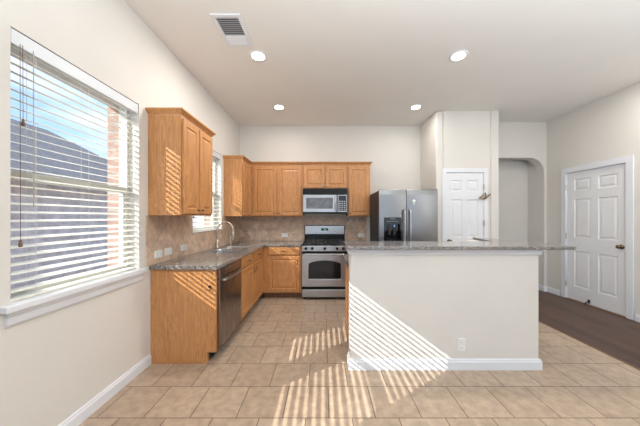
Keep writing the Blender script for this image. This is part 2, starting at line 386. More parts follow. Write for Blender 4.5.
# hall wall with the arched opening
bm = NB(); X0, X1, XR, ZT, RA = 2.89, 3.02, 4.06, 2.46, 0.27
def archz(x):
    for e in (X1+RA-x, x-(XR-RA)):
        if e > 0: return ZT-RA+math.sqrt(max(0, RA*RA-e*e))
    return ZT
sx = [X1+(XR-X1)*i/64 for i in range(65)]
FH = Fr((0, 4.60, 0), (1, 0, 0), (0, -1, 0))
for a, b in zip(sx, sx[1:]):
    za, zb = archz(a), archz(b)
    for w in (0, -0.16):
        bm.faces.new([bm.verts.new(FH(*p)) for p in ((a, w, za), (b, w, zb), (b, w, CH), (a, w, CH))])
    bm.faces.new([bm.verts.new(FH(*p)) for p in ((a, 0, za), (b, 0, zb), (b, -0.16, zb), (a, -0.16, za))])
bx(bm, X0, X1, 4.60, 4.76, 0, CH); bx(bm, XR, 4.25, 4.60, 4.76, 0, CH)
for z_, sgn in ((ZT-RA, 1),):
    for xa in (X1, XR):
        bm.faces.new([bm.verts.new(FH(*p)) for p in ((xa, 0, z_), (xa, -0.16, z_), (xa, -0.16, CH), (xa, 0, CH))])
struct(obj('wall_hall', bm, M_WALL))
struct(obj('wall_niche', box(XR, 4.25, 4.761, 4.97, 0, CH), M_WALL), 'short side wall behind the arched opening')
struct(obj('wall_niche', box(2.89, 4.25, 4.971, 5.1, 0, CH), M_WALL), 'end wall behind the arched opening')
# rear of the living room
FRr = Fr((0, -4.0, 0), (1, 0, 0), (0, -1, 0))
struct(obj('wall_rear', cells(NB(), [-1.9, -1.0, 3.6, 4.25], [0, 0.1, 2.7, CH], lambda i, j: not (i == 1 and j == 1), 0, 0.1, FRr), M_WALL))
# baseboards
BB = [(0.0005, 0), (0.015, 0), (0.015, 0.070), (0.010, 0.080), (0.008, 0.092), (0.0005, 0.096)]
struct(obj('baseboard_left', sweep(NB(), [(WL, -3.9), (WL, 2.325)], BB), M_WHITE))
struct(obj('baseboard_hall', sweep(NB(), [(2.9, 4.97), (XR, 4.97), (XR, 4.60), (WR, 4.60), (WR, DY1+0.105)], BB), M_WHITE))
struct(obj('baseboard_right', sweep(NB(), [(WR, DY0-0.105), (WR, -3.9)], BB), M_WHITE))
struct(obj('trim_1', box(2.815, 2.835, -3.9, 4.10, 0.0, 0.006), M_KICK), 'dark edging strip where tiles meet planks')
# ------------------------------------------------------------------ bar half wall
bw = NB(); cells(bw, [0.236, 1.81, 1.935], [2.24, 2.36, 3.17], lambda i, j: j == 0 or i == 1, 0, 1.075, FLAT)
struct(obj('wall_bar', bw, M_WALL, bevel=0.016, seg=3), 'painted half wall under the granite bar')
barpath = [(0.236, 2.36), (0.236, 2.24), (1.935, 2.24), (1.935, 3.17)]
struct(obj('baseboard_bar', sweep(NB(), barpath, BB), M_WHITE))
struct(obj('trim_2', sweep(NB(), barpath, [(0.0005, 1.022), (0.006, 1.022), (0.012, 1.032), (0.014, 1.050), (0.020, 1.058), (0.020, 1.075), (0.0005, 1.075)]), M_WHITE), 'white moulding under the granite bar top')

# ------------------------------------------------------------------ windows
LBW = ['white-framed window nearest the camera on the left wall, out of frame', 'large white-framed window on the left wall', 'small window over the kitchen sink']
for k, (a, b, z0) in enumerate(WINS):
    w = bpy.data.objects.new('window_%d' % (k+1), None); C.objects.link(w); w.location = (WL, (a+b)/2, z0); struct(w, LBW[k])
    fw = 0.022; zm = (z0+WT)/2 - 0.03
    bm = NB(); cells(bm, [a+0.001, a+fw, b-fw, b-0.001], [z0+0.001, z0+fw, WT-fw, WT-0.001], lambda i, j: not (i == 1 and j == 1), -0.155, -0.09, FL)
    obj('window_frame', bm, M_FRAME, w)
    bm = NB(); bx(bm, a+fw, b-fw, -0.135, -0.098, zm-0.025, zm+0.025, FL)
    for u in (a+fw, b-fw-0.022): bx(bm, u, u+0.022, -0.135, -0.105, z0+fw, zm-0.025, FL)
    bx(bm, a+fw+0.022, b-fw-0.022, -0.135, -0.105, z0+fw, z0+fw+0.022, FL)
    obj('sash', bm, M_FRAME, w)
    obj('pane', box(a+fw+0.0225, b-fw-0.0225, -0.122, -0.118, z0+fw+0.0225, zm-0.0255, fr=FL), M_GLASS, w)
    obj('pane', box(a+fw+0.0005, b-fw-0.0005, -0.122, -0.118, zm+0.0255, WT-fw-0.0005, fr=FL), M_GLASS, w)
    if k < 2:
        bm = NB(); us_ = [a-0.045, a+0.001, b-0.001, b+0.045]
        bx(bm, a+0.001, b-0.001, -0.089, 0.001, z0+0.0005, z0+0.012, FL)
        bx(bm, a-0.045, b+0.045, 0.0006, 0.040, z0-0.026, z0+0.012, FL)
        obj('sill', bm, M_WHITE, w, bevel=0.006)
        bm = NB(); ap = [(0.0006, z0-0.10), (0.008, z0-0.10), (0.014, z0-0.088), (0.016, z0-0.055), (0.024, z0-0.040), (0.026, z0-0.027), (0.0006, z0-0.027)]
        sweep(bm, [(WL, a-0.025), (WL, b+0.025)], ap); obj('apron', bm, M_WHITE, w)
    else:
        obj('sill', box(a+0.001, b-0.001, -0.089, 0.022, z0+0.0005, z0+0.012, fr=FL), M_WHITE, w, bevel=0.004)

# ------------------------------------------------------------------ blinds
BL = ['white slatted blind on the window out of frame', 'large white slatted blind filling the big left-wall window', 'small white slatted blind half hidden between the wall cabinets over the sink']
PITCH = 0.0467
for k, (a, b, z0) in enumerate(WINS):
    t = thing('window_blind', BL[k], 'blind', (WL-0.045, (a+b)/2, z0), 'white slatted blinds on the left wall')
    ztop = WT-0.003; zb = z0+0.014; wc = -0.045
    bm = NB(); bx(bm, a+0.006, b-0.006, -0.014, -0.006, ztop-0.078, ztop, FL); bx(bm, a+0.006, a+0.014, -0.07, -0.014, ztop-0.078, ztop, FL); bx(bm, b-0.014, b-0.006, -0.07, -0.014, ztop-0.078, ztop, FL)
    obj('valance', bm, M_VAL, t, bevel=0.003)
    obj('head_rail', box(a+0.016, b-0.016, -0.072, -0.018, ztop-0.045, ztop-0.001, fr=FL), M_BLIND, t)
    bm = NB(); z = zb+0.056; hw = 0.025 if k < 2 else 0.031; pitch = PITCH if k < 2 else 0.060; sa, ca = math.sin(math.radians(13.5)), math.cos(math.radians(13.5))
    while z < ztop-0.045:
        # outer edge raised: w decreases outside
        q = []
        for w_, dz in ((-hw, 0), (-hw/2, 0.0022), (0, 0.003), (hw/2, 0.0022), (hw, 0)):
            q.append((wc+w_*ca+dz*sa, z-w_*sa+dz*ca))
        th = 0.0022
        A = [[bm.verts.new(FL(u, w_, zz)) for (w_, zz) in q] for u in (a+0.010, b-0.010)]
        B = [[bm.verts.new(FL(u, w_, zz-th)) for (w_, zz) in q] for u in (a+0.010, b-0.010)]
        for i in range(4):
            bm.faces.new((A[0][i], A[0][i+1], A[1][i+1], A[1][i])); bm.faces.new((B[0][i], B[1][i], B[1][i+1], B[0][i+1]))
            for e in (0, 1): bm.faces.new((A[e][i], A[e][i+1], B[e][i+1], B[e][i]))
        for i in (0, 4): bm.faces.new((A[0][i], A[1][i], B[1][i], B[0][i]))
        z += pitch
    obj('slats', bm, M_BLIND, t)
    obj('bottom_rail', box(a+0.010, b-0.010, wc-0.026, wc+0.026, zb, zb+0.016, fr=FL), M_BLIND, t, bevel=0.004)
    bm = NB()
    for u in (a+0.13, (a+b)/2, b-0.13):
        for w_ in (wc-0.027, wc+0.027): cyl(bm, FL(u, w_, zb+0.01), FL(u, w_, ztop-0.05), 0.0011, n=5)
    obj('ladder_cord', bm, M_BLIND, t)
    for du, zt in ((0.056, 1.87), (0.044, 1.22)):
        if k == 2: zt += 0.15
        bm = NB(); cyl(bm, FL(a+du, -0.002, zt+0.02), FL(a+du, -0.004, ztop-0.06), 0.0013, n=6); pc = obj('pull_cord', bm, M_TASS, t)
        bm = lathe(NB(), FL(a+du, -0.002, zt-0.018), (0, 0, 1), [(0, 0.005), (0.006, 0.0085), (0.022, 0.007), (0.026, 0.0045), (0.030, 0.006), (0.038, 0.004)], 12)
        obj('tassel', bm, M_TASS, pc, smooth=True)
    bm = NB(); cyl(bm, FL(a+0.105, -0.002, 1.42), FL(a+0.105, -0.003, ztop-0.06), 0.0022, n=6); obj('tilt_wand', bm, M_CORD, t)

# ------------------------------------------------------------------ neighbour's house seen through the blinds
h = thing('neighbouring_house', 'pink brick house with grey shingle roof seen through the left blinds', 'house', (-8.5, 9, -0.3))
obj('wall', box(-12.5, -6.6, 1.0, 10.3, -0.3, 2.35), M_HOUSE, h)
bm = NB(); xe, xr, ze, zr = -6.1, -9.6, 2.25, 4.4
p = [(xe, 0.5, ze), (xe, 10.8, ze), (-13.0, 10.8, ze), (-13.0, 0.5, ze), (xr, 3.5, zr), (xr, 8.7, zr)]
v = [bm.verts.new(q) for q in p]
for f in ((0, 1, 5, 4), (2, 3, 4, 5), (3, 0, 4), (1, 2, 5), (0, 3, 2, 1)): bm.faces.new([v[i] for i in f])
obj('roof', bm, M_SHING, h)
bm = NB(); cells(bm, [-13.05, -13.0, -6.1, -6.05], [0.45, 0.5, 10.8, 10.85], lambda i, j: not (i == 1 and j == 1), 2.12, 2.28, FLAT)
obj('fascia', bm, M_FASC, h)
struct(obj('ground', box(-40, -1.93, -30, 40, -0.4, -0.3), M_GRASS), 'pale side yard between the houses')

# ------------------------------------------------------------------ ceiling lamps and vent
LAMPS = [(-0.71, 2.72, 'recessed ceiling lamp just beside the air vent, front left'), (1.47, 2.72, 'recessed ceiling lamp, front right, above the bar'),
         (-0.71, 3.98, 'recessed ceiling lamp, far left, over the sink run'), (1.47, 3.98, 'recessed ceiling lamp, far right, in front of the refrigerator'),
         (3.62, 2.72, 'recessed ceiling lamp over the dark plank floor, off the right edge')]
for i, (x, y, lb) in enumerate(LAMPS):
    if i == 0:
        t0 = t = thing('ceiling_lamp', lb, 'lamp', (x, y, CH), 'recessed ceiling lamps')
        obj('trim_ring', lathe(NB(), (x, y, CH-0.0005), (0, 0, -1), [(0, 0.094), (0.004, 0.094), (0.008, 0.088), (0.008, 0.070), (0.004, 0.066)], 32), M_WHITE, t, smooth=True)
        obj('diffuser', lathe(NB(), (x, y, CH-0.009), (0, 0, -1), [(0, 0.066), (0.003, 0.060), (0.005, 0.03), (0.0055, 0.002)], 32), M_LAMP, t, smooth=True)
    else:
        t = copy_tree(t0); t.location = (x, y, CH); t['label'] = lb
    ll = bpy.data.lights.new('ceiling_lamp_light', 'AREA'); ll.shape = 'DISK'; ll.size = 0.13; ll.energy = (17, 15, 5.5, 5.5, 12)[i]; ll.color = (1.0, 0.96, 0.90)
    lo = bpy.data.objects.new('ceiling_lamp_light', ll); C.objects.link(lo); lo.location = (x, y, CH-0.02)
t = thing('air_vent', 'white rectangular ceiling air vent with slanted louvres', 'vent', (-0.85, 2.357, CH))
x0, x1, y0, y1 = -0.982, -0.718, 2.155, 2.56
obj('frame', cells(NB(), [x0, x0+0.035, x1-0.035, x1], [y0, y0+0.035, y1-0.035, y1], lambda i, j: not (i == 1 and j == 1), CH-0.012, CH-0.0005, FLAT), M_WHITE, t, bevel=0.003)
obj('duct', box(x0+0.036, x1-0.036, y0+0.036, y1-0.036, CH-0.002, CH-0.0008), M_VENTG, t)
bm = NB(); n = 14
for i in range(n):
    y = y0+0.045+i*(y1-y0-0.09)/(n-1); s = -0.009 if i < 9 else 0.009
    v = [bm.verts.new(q) for q in ((x0+0.036, y-0.008, CH-0.0035 if s > 0 else CH-0.012), (x1-0.036, y-0.008, CH-0.0035 if s > 0 else CH-0.012), (x1-0.036, y+0.008, CH-0.012 if s > 0 else CH-0.0035), (x0+0.036, y+0.008, CH-0.012 if s > 0 else CH-0.0035))]
    u = [bm.verts.new(q.co+Vector((0, 0, -0.0012))) for q in v]
    bm.faces.new(v); bm.faces.new(u[::-1])
    for k in range(4): bm.faces.new((v[k], v[(k+1) % 4], u[(k+1) % 4], u[k]))
obj('louvres', bm, M_WHITE, t)

# ------------------------------------------------------------------ backsplash
US = [2.27, 3.069, 3.951, YB-0.010]
struct(obj('trim_3', cells(NB(), US, [0.9155, 1.169, 1.377], lambda i, j: not (i == 1 and j == 1), 0.0006, 0.010, FL), M_SPL), 'brown stone tile backsplash on the left wall')
FB = Fr((0, YB, 0), (1, 0, 0), (0, -1, 0))
struct(obj('trim_4', box(WL+0.0006, 0.82, 0.0006, 0.010, 0.9155, 1.377, fr=FB), M_SPB), 'brown stone tile backsplash on the back wall')

# ------------------------------------------------------------------ cabinets
FA = Fr((-1.010, 0, 0), (0, 1, 0), (1, 0, 0))      # left base run
FC = Fr((0, 4.185, 0), (1, 0, 0), (0, -1, 0))      # back base run
FI = Fr((0, 2.975, 0), (1, 0, 0), (0, 1, 0))       # island base run, faces the range
UL = Fr((-1.315, 0, 0), (0, 1, 0), (1, 0, 0))      # left wall cabinets
UB = Fr((0, 4.50, 0), (1, 0, 0), (0, -1, 0))       # back wall cabinets
UZ0, UZ1 = 1.38, 2.305
def knob(fr, u, z, parent, m=M_IRON, w=0.022):
    p = fr(u, w, z); obj('knob', lathe(NB(), p, fr.w, [(0, 0.006), (0.008, 0.005), (0.012, 0.010), (0.019, 0.0135), (0.024, 0.011), (0.026, 0.003)], 16), m, parent, smooth=True)
def pull(fr, u, z, parent, vertical=False, m=M_IRON, ln=0.09, w=0.022):
    pts = []
    for i in range(9):
        s_ = -1+i/4; o_ = 0.026*(1-s_**4)
        pts.append(fr(u, w+o_, z+s_*ln/2) if vertical else fr(u+s_*ln/2, w+o_, z))
    obj('handle', tube(NB(), pts, 0.0045, 8), m, parent, smooth=True)
def base_cabinet(fr, u0, u1, depth, label, fronts, open_front=0.0):
    c = fr((u0+u1)/2, -depth/2, 0); t = thing('base_cabinet', label, 'cabinet', c, 'honey oak base cabinets')
    th = 0.016; bm = NB()
    bx(bm, u0, u0+th, -depth, -0.019, 0.10, 0.875, fr); bx(bm, u1-th, u1, -depth, -0.019, 0.10, 0.875, fr)
    bx(bm, u0+th, u1-th, -depth, -0.019, 0.10, 0.10+th, fr); bx(bm, u0+th, u1-th, -depth, -depth+th, 0.10+th, 0.875, fr)
    obj('body', bm, M_OAKE, t)
    obj('face_frame', box(u0, u1, -0.0188, 0.0, 0.10, 0.875, fr=fr), M_OAK, t)
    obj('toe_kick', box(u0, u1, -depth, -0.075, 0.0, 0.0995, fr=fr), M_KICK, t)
    for kind, a, b, z0, z1, hu in fronts:
        if kind == 'drawer':
            d = obj('drawer', slab_front(fr, a, b, z0, z1), M_OAK, t); pull(fr, (a+b)/2, (z0+z1)/2, d)
        else:
            d = obj('door', raised(fr, a, b, z0, z1), M_OAK, t); pull(fr, hu, z1-0.09, d, True)
    return t
base_cabinet(FA, 3.002, 4.184, 0.603, 'oak sink base cabinet with two doors beside the dishwasher', [
    ('drawer', 3.035, 3.545, 0.735, 0.862, 0), ('drawer', 3.575, 4.085, 0.735, 0.862, 0),
    ('door', 3.035, 3.545, 0.125, 0.715, 3.505), ('door', 3.575, 4.085, 0.125, 0.715, 3.615)])
base_cabinet(FC, -1.008, -0.368, 0.603, 'oak base cabinet with one drawer and one door left of the range', [
    ('drawer', -0.925, -0.395, 0.735, 0.862, 0), ('door', -0.925, -0.395, 0.125, 0.715, -0.43)])
base_cabinet(FC, 0.410, 0.800, 0.603, 'narrow oak base cabinet between range and refrigerator', [
    ('drawer', 0.435, 0.775, 0.735, 0.862, 0), ('door', 0.435, 0.775, 0.125, 0.715, 0.47)])
base_cabinet(FI, 0.262, 1.02, 0.603, 'oak base cabinet at the left end of the bar', [
    ('drawer', 0.29, 0.99, 0.735, 0.862, 0), ('door', 0.29, 0.635, 0.125, 0.715, 0.60), ('door', 0.645, 0.99, 0.125, 0.715, 0.68)])
base_cabinet(FI, 1.022, 1.798, 0.603, 'oak base cabinet at the right end behind the bar', [
    ('drawer', 1.05, 1.77, 0.735, 0.862, 0), ('door', 1.05, 1.405, 0.125, 0.715, 1.37), ('door', 1.415, 1.77, 0.125, 0.715, 1.45)])
# end panel of the left run with toe notch, and its little hook
t = thing('end_panel', 'tall flat oak end panel closing the left cabinet run beside the dishwasher', 'cabinet panel', (-1.31, 2.35, 0))
bm = NB(); pr = [(WL+0.001, 0), (-1.085, 0), (-1.085, 0.10), (-1.008, 0.10), (-1.008, 0.875), (WL+0.001, 0.875)]
A = [bm.verts.new((x, 2.334, z)) for x, z in pr]; B = [bm.verts.new((x, 2.372, z)) for x, z in pr]
bm.faces.new(A); bm.faces.new(B[::-1])
for k in range(6): bm.faces.new((A[k], A[(k+1) % 6], B[(k+1) % 6], B[k]))
obj('panel', bm, M_OAKE, t)
obj('shoe_strip', box(WL+0.001, -1.085, 2.326, 2.3338, 0, 0.014), M_OAK, t)
hk = thing('towel_hook', 'small dark round hook on the oak end panel', 'hook', (-1.065, 2.334, 0.71))
obj('base', lathe(NB(), (-1.062, 2.3338, 0.715), (0, -1, 0), [(0, 0.013), (0.004, 0.013), (0.007, 0.009), (0.008, 0.002)], 16), M_IRON, hk, smooth=True)
pts = [(-1.062+0.016*math.sin(a_)-0.0, 2.3245-0.006*math.sin(a_/2), 0.700+0.016*math.cos(a_)) for a_ in [i*PI*1.5/12 for i in range(13)]]
obj('ring', tube(NB(), pts, 0.0035, 8), M_IRON, hk, smooth=True)

def wall_cabinet(fr, u0, u1, z0, depth, label, doors, crown=None):
    c = fr((u0+u1)/2, -depth/2, z0); t = thing('wall_cabinet', label, 'cabinet', c, 'honey oak wall cabinets')
    bm = box(u0, u1, -depth, 0, z0, UZ1, fr=fr); obj('body', bm, M_OAKE, t, bevel=0.002, seg=1)
    for a, b, k in doors:
        d = obj('door', raised(fr, a, b, z0+0.015, UZ1-0.03), M_OAK, t)
        if k is not None: knob(fr, k, z0+0.055, d, M_NICK if z0 > 1.5 else M_BRONZE)
    if crown: obj('crown', sweep(NB(), crown, CR), M_OAK, t)
    return t
CR = [(0.0, UZ1+0.0005), (0.006, UZ1+0.0005), (0.010, UZ1+0.012), (0.026, UZ1+0.030), (0.036, UZ1+0.040), (0.036, UZ1+0.052), (0.0, UZ1+0.052)]
D = 0.299
wall_cabinet(UL, 2.300, 2.935, UZ0, D, 'tall two-door oak wall cabinet between the big window and the sink window',
             [(2.318, 2.605, 2.57), (2.625, 2.917, 2.66)], [(WL+0.001, 2.30), (-1.3148, 2.30), (-1.3148, 2.935), (WL+0.001, 2.935)])
wall_cabinet(UL, 4.045, 4.479, UZ0, D, 'oak wall cabinet with flat sunlit side, right of the sink window', [(4.075, 4.44, None)])
wall_cabinet(UB, -1.3135, -0.372, UZ0, D, 'wide two-door oak wall cabinet left of the microwave', [(-1.262, -0.845, -0.88), (-0.815, -0.400, -0.79)])
wall_cabinet(UB, -0.370, 0.428, 1.875, D, 'short two-door oak wall cabinet above the microwave', [(-0.352, 0.020, -0.02), (0.040, 0.412, 0.08)])
wall_cabinet(UB, 0.430, 0.838, UZ0, D, 'narrow single-door oak wall cabinet right of the microwave', [(0.452, 0.816, 0.48)])
o = obj('crown_molding', sweep(NB(), [(WL+0.001, 4.045), (-1.3148, 4.045), (-1.3148, 4.4998), (0.838, 4.4998), (0.838, YB-0.001)], CR), M_OAK)
tag(o, 'oak crown moulding running along the tops of the back wall cabinets', 'moulding')

# ------------------------------------------------------------------ countertops
ZC0, ZC1 = 0.8765, 0.914
SX0, SX1, SY0, SY1 = -1.525, -1.105, 3.12, 3.92
xs = [WL+0.001, SX0, SX1, -0.975, -0.366]; yy = [2.310, SY0, SY1, 4.155, YB-0.001]
o = obj('countertop', cells(NB(), xs, yy, lambda i, j: not (i == 1 and j == 1) and not (i == 3 and j < 3), ZC0, ZC1, FLAT), M_GRAN, bevel=0.004)
tag(o, 'speckled granite L-shaped countertop around the sink', 'countertop', )
o = obj('countertop', box(0.408, 0.815, 4.155, YB-0.001, ZC0, ZC1), M_GRAN, bevel=0.004)
tag(o, 'small piece of granite countertop between range and refrigerator', 'countertop')
o = obj('countertop', box(0.238, 1.805, 2.3765, 3.03, ZC0, ZC1), M_GRAN, bevel=0.004)
tag(o, 'low granite work counter behind the raised bar', 'countertop')
bm = NB(); pl = [(0.212, 2.175), (2.216, 2.19), (2.10, 2.94), (1.925, 3.21), (1.80, 3.21), (1.80, 2.66), (0.212, 2.66)]
pl = [(0.212, 2.175), (2.216, 2.19), (2.09, 2.94), (1.92, 3.22), (1.80, 2.66), (0.212, 2.66)]
A = [bm.verts.new((x, y, 1.0765)) for x, y in pl]; B = [bm.verts.new((x, y, 1.107)) for x, y in pl]
bm.faces.new(A[::-1]); bm.faces.new(B)
for k in range(len(pl)): bm.faces.new((A[k], A[(k+1) % len(pl)], B[(k+1) % len(pl)], B[k]))
o = obj('bar_top', bm, M_GRAN, bevel=0.005); tag(o, 'raised speckled granite bar top on the painted half wall', 'countertop')

# ------------------------------------------------------------------ sink and faucet
def rrect(bm, x0, x1, y0, y1, r, z, n=5):
    vs = []
    for cx, cy, a0 in ((x1-r, y1-r, 0), (x0+r, y1-r, PI/2), (x0+r, y0+r, PI), (x1-r, y0+r, 1.5*PI)):
        for i in range(n+1):
            a_ = a0+PI/2*i/n; vs.append(bm.verts.new((cx+r*math.cos(a_), cy+r*math.sin(a_), z)))
    return vs
def loft(bm, rs, cap=True):
    for A, B in zip(rs, rs[1:]):
        for k in range(len(A)): bm.faces.new((A[k], A[(k+1) % len(A)], B[(k+1) % len(B)], B[k]))
    if cap: bm.faces.new(rs[-1])
M_SINK = mat('sink_steel', (0.62, 0.62, 0.63), 0.25, 1.0, var=0.03)
t = thing('kitchen_sink', 'double-bowl stainless steel sink set in the granite counter', 'sink', (-1.315, 3.52, ZC0))
for a, b, dp in ((SY0+0.004, 3.545, 0.19), (3.552, SY1-0.004, 0.16)):
    bm = NB(); X0_, X1_ = SX0+0.004, SX1-0.004; zt = ZC1-0.004
    rs = [rrect(bm, X0_, X1_, a, b, 0.002, zt), rrect(bm, X0_+0.014, X1_-0.014, a+0.012, b-0.012, 0.075, zt), rrect(bm, X0_+0.018, X1_-0.018, a+0.016, b-0.016, 0.075, zt-0.008),
          rrect(bm, X0_+0.03, X1_-0.03, a+0.028, b-0.028, 0.07, zt-dp+0.03), rrect(bm, X0_+0.06, X1_-0.06, a+0.06, b-0.06, 0.05, zt-dp)]
    loft(bm, rs); bo = obj('bowl', bm, M_SINK, t, smooth=False)
    obj('drain', lathe(NB(), ((X0_+X1_)/2, (a+b)/2, zt-dp+0.0005), (0, 0, 1), [(0, 0.04), (0.003, 0.04), (0.003, 0.025), (0.001, 0.02)], 20), M_IRON, bo, smooth=True)
fx, fy = -1.557, 3.66; zf = ZC1+0.0005
t = thing('kitchen_faucet', 'tall brushed nickel gooseneck faucet behind the sink', 'faucet', (fx, fy, zf))
obj('base', lathe(NB(), (fx, fy, zf), (0, 0, 1), [(0, 0.028), (0.006, 0.028), (0.012, 0.022), (0.05, 0.019), (0.12, 0.018), (0.125, 0.014)], 20), M_NICK, t, smooth=True)
pts = [(fx, fy, zf+0.12), (fx, fy, zf+0.24)]; R_ = 0.115
for i in range(1, 13):
    a_ = PI*i/12; pts.append((fx+R_-R_*math.cos(a_), fy+0.02*i/12, zf+0.255+R_*math.sin(a_)*1.08))
pts.append((fx+2*R_, fy+0.02, zf+0.22))
obj('spout', tube(NB(), pts, 0.0135, 14), M_NICK, t, smooth=True)
obj('spray_head', lathe(NB(), (fx+2*R_, fy+0.02, zf+0.235), (0, 0, -1), [(0, 0.015), (0.02, 0.017), (0.07, 0.019), (0.085, 0.016)], 16), M_NICK, t, smooth=True)
obj('handle', tube(NB(), [(fx, fy+0.015, zf+0.085), (fx+0.015, fy+0.05, zf+0.10), (fx+0.03, fy+0.105, zf+0.135)], [0.010, 0.008, 0.006], 10), M_NICK, t, smooth=True)
sx_, sy_ = -1.49, 4.02
t = thing('soap_dispenser', 'slim nickel soap dispenser at the far corner of the sink', 'dispenser', (sx_, sy_, zf))
obj('stem', lathe(NB(), (sx_, sy_, zf), (0, 0, 1), [(0, 0.018), (0.006, 0.018), (0.010, 0.009), (0.15, 0.008)], 14), M_NICK, t, smooth=True)
obj('nozzle', tube(NB(), [(sx_, sy_, zf+0.148), (sx_+0.02, sy_, zf+0.163), (sx_+0.07, sy_, zf+0.155)], [0.009, 0.007, 0.005], 10), M_NICK, t, smooth=True)

# ------------------------------------------------------------------ dishwasher
t = thing('dishwasher', 'dark stainless dishwasher with curved bar handle next to the end panel', 'dishwasher', (-1.30, 2.685, 0))
obj('tub', box(2.376, 2.998, -0.60, 0.0, 0.10, 0.870, fr=FA), M_BLK, t)
obj('toe_kick', box(2.376, 2.998, -0.60, -0.075, 0.0, 0.0995, fr=FA), M_BLK, t)
obj('door', box(2.380, 2.995, 0.0005, 0.026, 0.115, 0.770, fr=FA), M_SSD, t, bevel=0.004)
cp = obj('control_panel', box(2.380, 2.995, 0.0005, 0.028, 0.774, 0.868, fr=FA), M_SSD, t, bevel=0.004)
bm = NB()
for i in range(5): bx(bm, 2.50+i*0.04, 2.52+i*0.04, 0.0285, 0.0295, 0.835, 0.842, FA)
obj('button', bm, M_BTN, cp)
pts = [FA(2.43, 0.026, 0.752)]+[FA(2.43+0.515*i/10, 0.045+0.022*math.sin(PI*i/10), 0.752) for i in range(11)]+[FA(2.945, 0.026, 0.752)]
obj('handle', tube(NB(), pts, 0.011, 12), M_SS, t, smooth=True)

# ------------------------------------------------------------------ gas range
RX0, RX1 = -0.360, 0.402
FG = Fr((0, 4.15, 0), (1, 0, 0), (0, -1, 0))
t = thing('gas_range', 'stainless gas range with black cooktop and five knobs', 'stove', (0.02, 4.47, 0))
obj('body', box(RX0, RX1, 4.150, 4.785, 0.03, 0.895), M_BLK, t, bevel=0.003)
for x in (RX0+0.04, RX1-0.04):
    for y in (4.20, 4.72): obj('foot', cyl(NB(), (x, y, 0), (x, y, 0.0298), 0.018, n=12), M_BLK, t)
obj('cooktop', box(RX0-0.004, RX1+0.004, 4.125, 4.70, 0.8955, 0.914), M_BLK, t, bevel=0.006)
cpn = obj('control_panel', box(RX0, RX1, 0.0005, 0.030, 0.800, 0.893, fr=FG), M_SS, t, bevel=0.006)
for u in (-0.29, -0.185, 0.021, 0.225, 0.33):
    kb = obj('knob', lathe(NB(), FG(u, 0.0302, 0.848), FG.w, [(0, 0.024), (0.004, 0.024), (0.006, 0.020), (0.024, 0.018), (0.027, 0.014), (0.027, 0.002)], 20), M_BLK, cpn, smooth=True)
d = obj('oven_door', cells(NB(), [RX0+0.004, -0.245, 0.287, RX1-0.004], [0.222, 0.345, 0.655, 0.758], lambda i, j: not (i == 1 and j == 1), 0.001, 0.034, FG), M_SS, t, bevel=0.004)
obj('door_top', box(RX0+0.004, RX1-0.004, 0.001, 0.032, 0.7585, 0.792, fr=FG), M_BLK, d)
# window with a shallow arched top
bm = NB(); a0, a1, z0_, z1_ = -0.243, 0.285, 0.347, 0.600
top = [(a0+(a1-a0)*i/16, z1_+0.052*math.sin(PI*i/16)**0.6) for i in range(17)]
ring = [(a0, z0_), (a1, z0_)]+top[::-1]
A = [bm.verts.new(FG(u, 0.020, z)) for u, z in ring]; B = [bm.verts.new(FG(u, 0.0255, z)) for u, z in ring]
bm.faces.new(A); bm.faces.new(B[::-1])
for k in range(len(ring)): bm.faces.new((A[k], A[(k+1) % len(ring)], B[(k+1) % len(ring)], B[k]))
obj('window', bm, M_BLKG, d)
bm = NB()   # steel spandrels above the arch
for (ua, za), (ub, zb_) in zip(top, top[1:]):
    q = [(ua, 0.034, za), (ub, 0.034, zb_), (ub, 0.034, 0.6548), (ua, 0.034, 0.6548)]
    bm.faces.new([bm.verts.new(FG(*x)) for x in q])
    bm.faces.new([bm.verts.new(FG(*x)) for x in ((ua, 0.034, za), (ub, 0.034, zb_), (ub, 0.024, zb_), (ua, 0.024, za))])
obj('window_surround', bm, M_SS, d)
pts = [FG(RX0+0.03, 0.032, 0.755)]+[FG(RX0+0.03+(RX1-RX0-0.06)*i/12, 0.062+0.008*math.sin(PI*i/12), 0.757) for i in range(13)]+[FG(RX1-0.03, 0.032, 0.755)]
obj('handle', tube(NB(), pts, 0.012, 12), M_SS, d, smooth=True)
dr = obj('drawer', box(RX0+0.004, RX1-0.004, 0.001, 0.032, 0.045, 0.170, fr=FG), M_SS, t, bevel=0.008)
obj('drawer_gap', box(RX0+0.004, RX1-0.004, 0.001, 0.012, 0.1705, 0.2215, fr=FG), M_BLK, t)
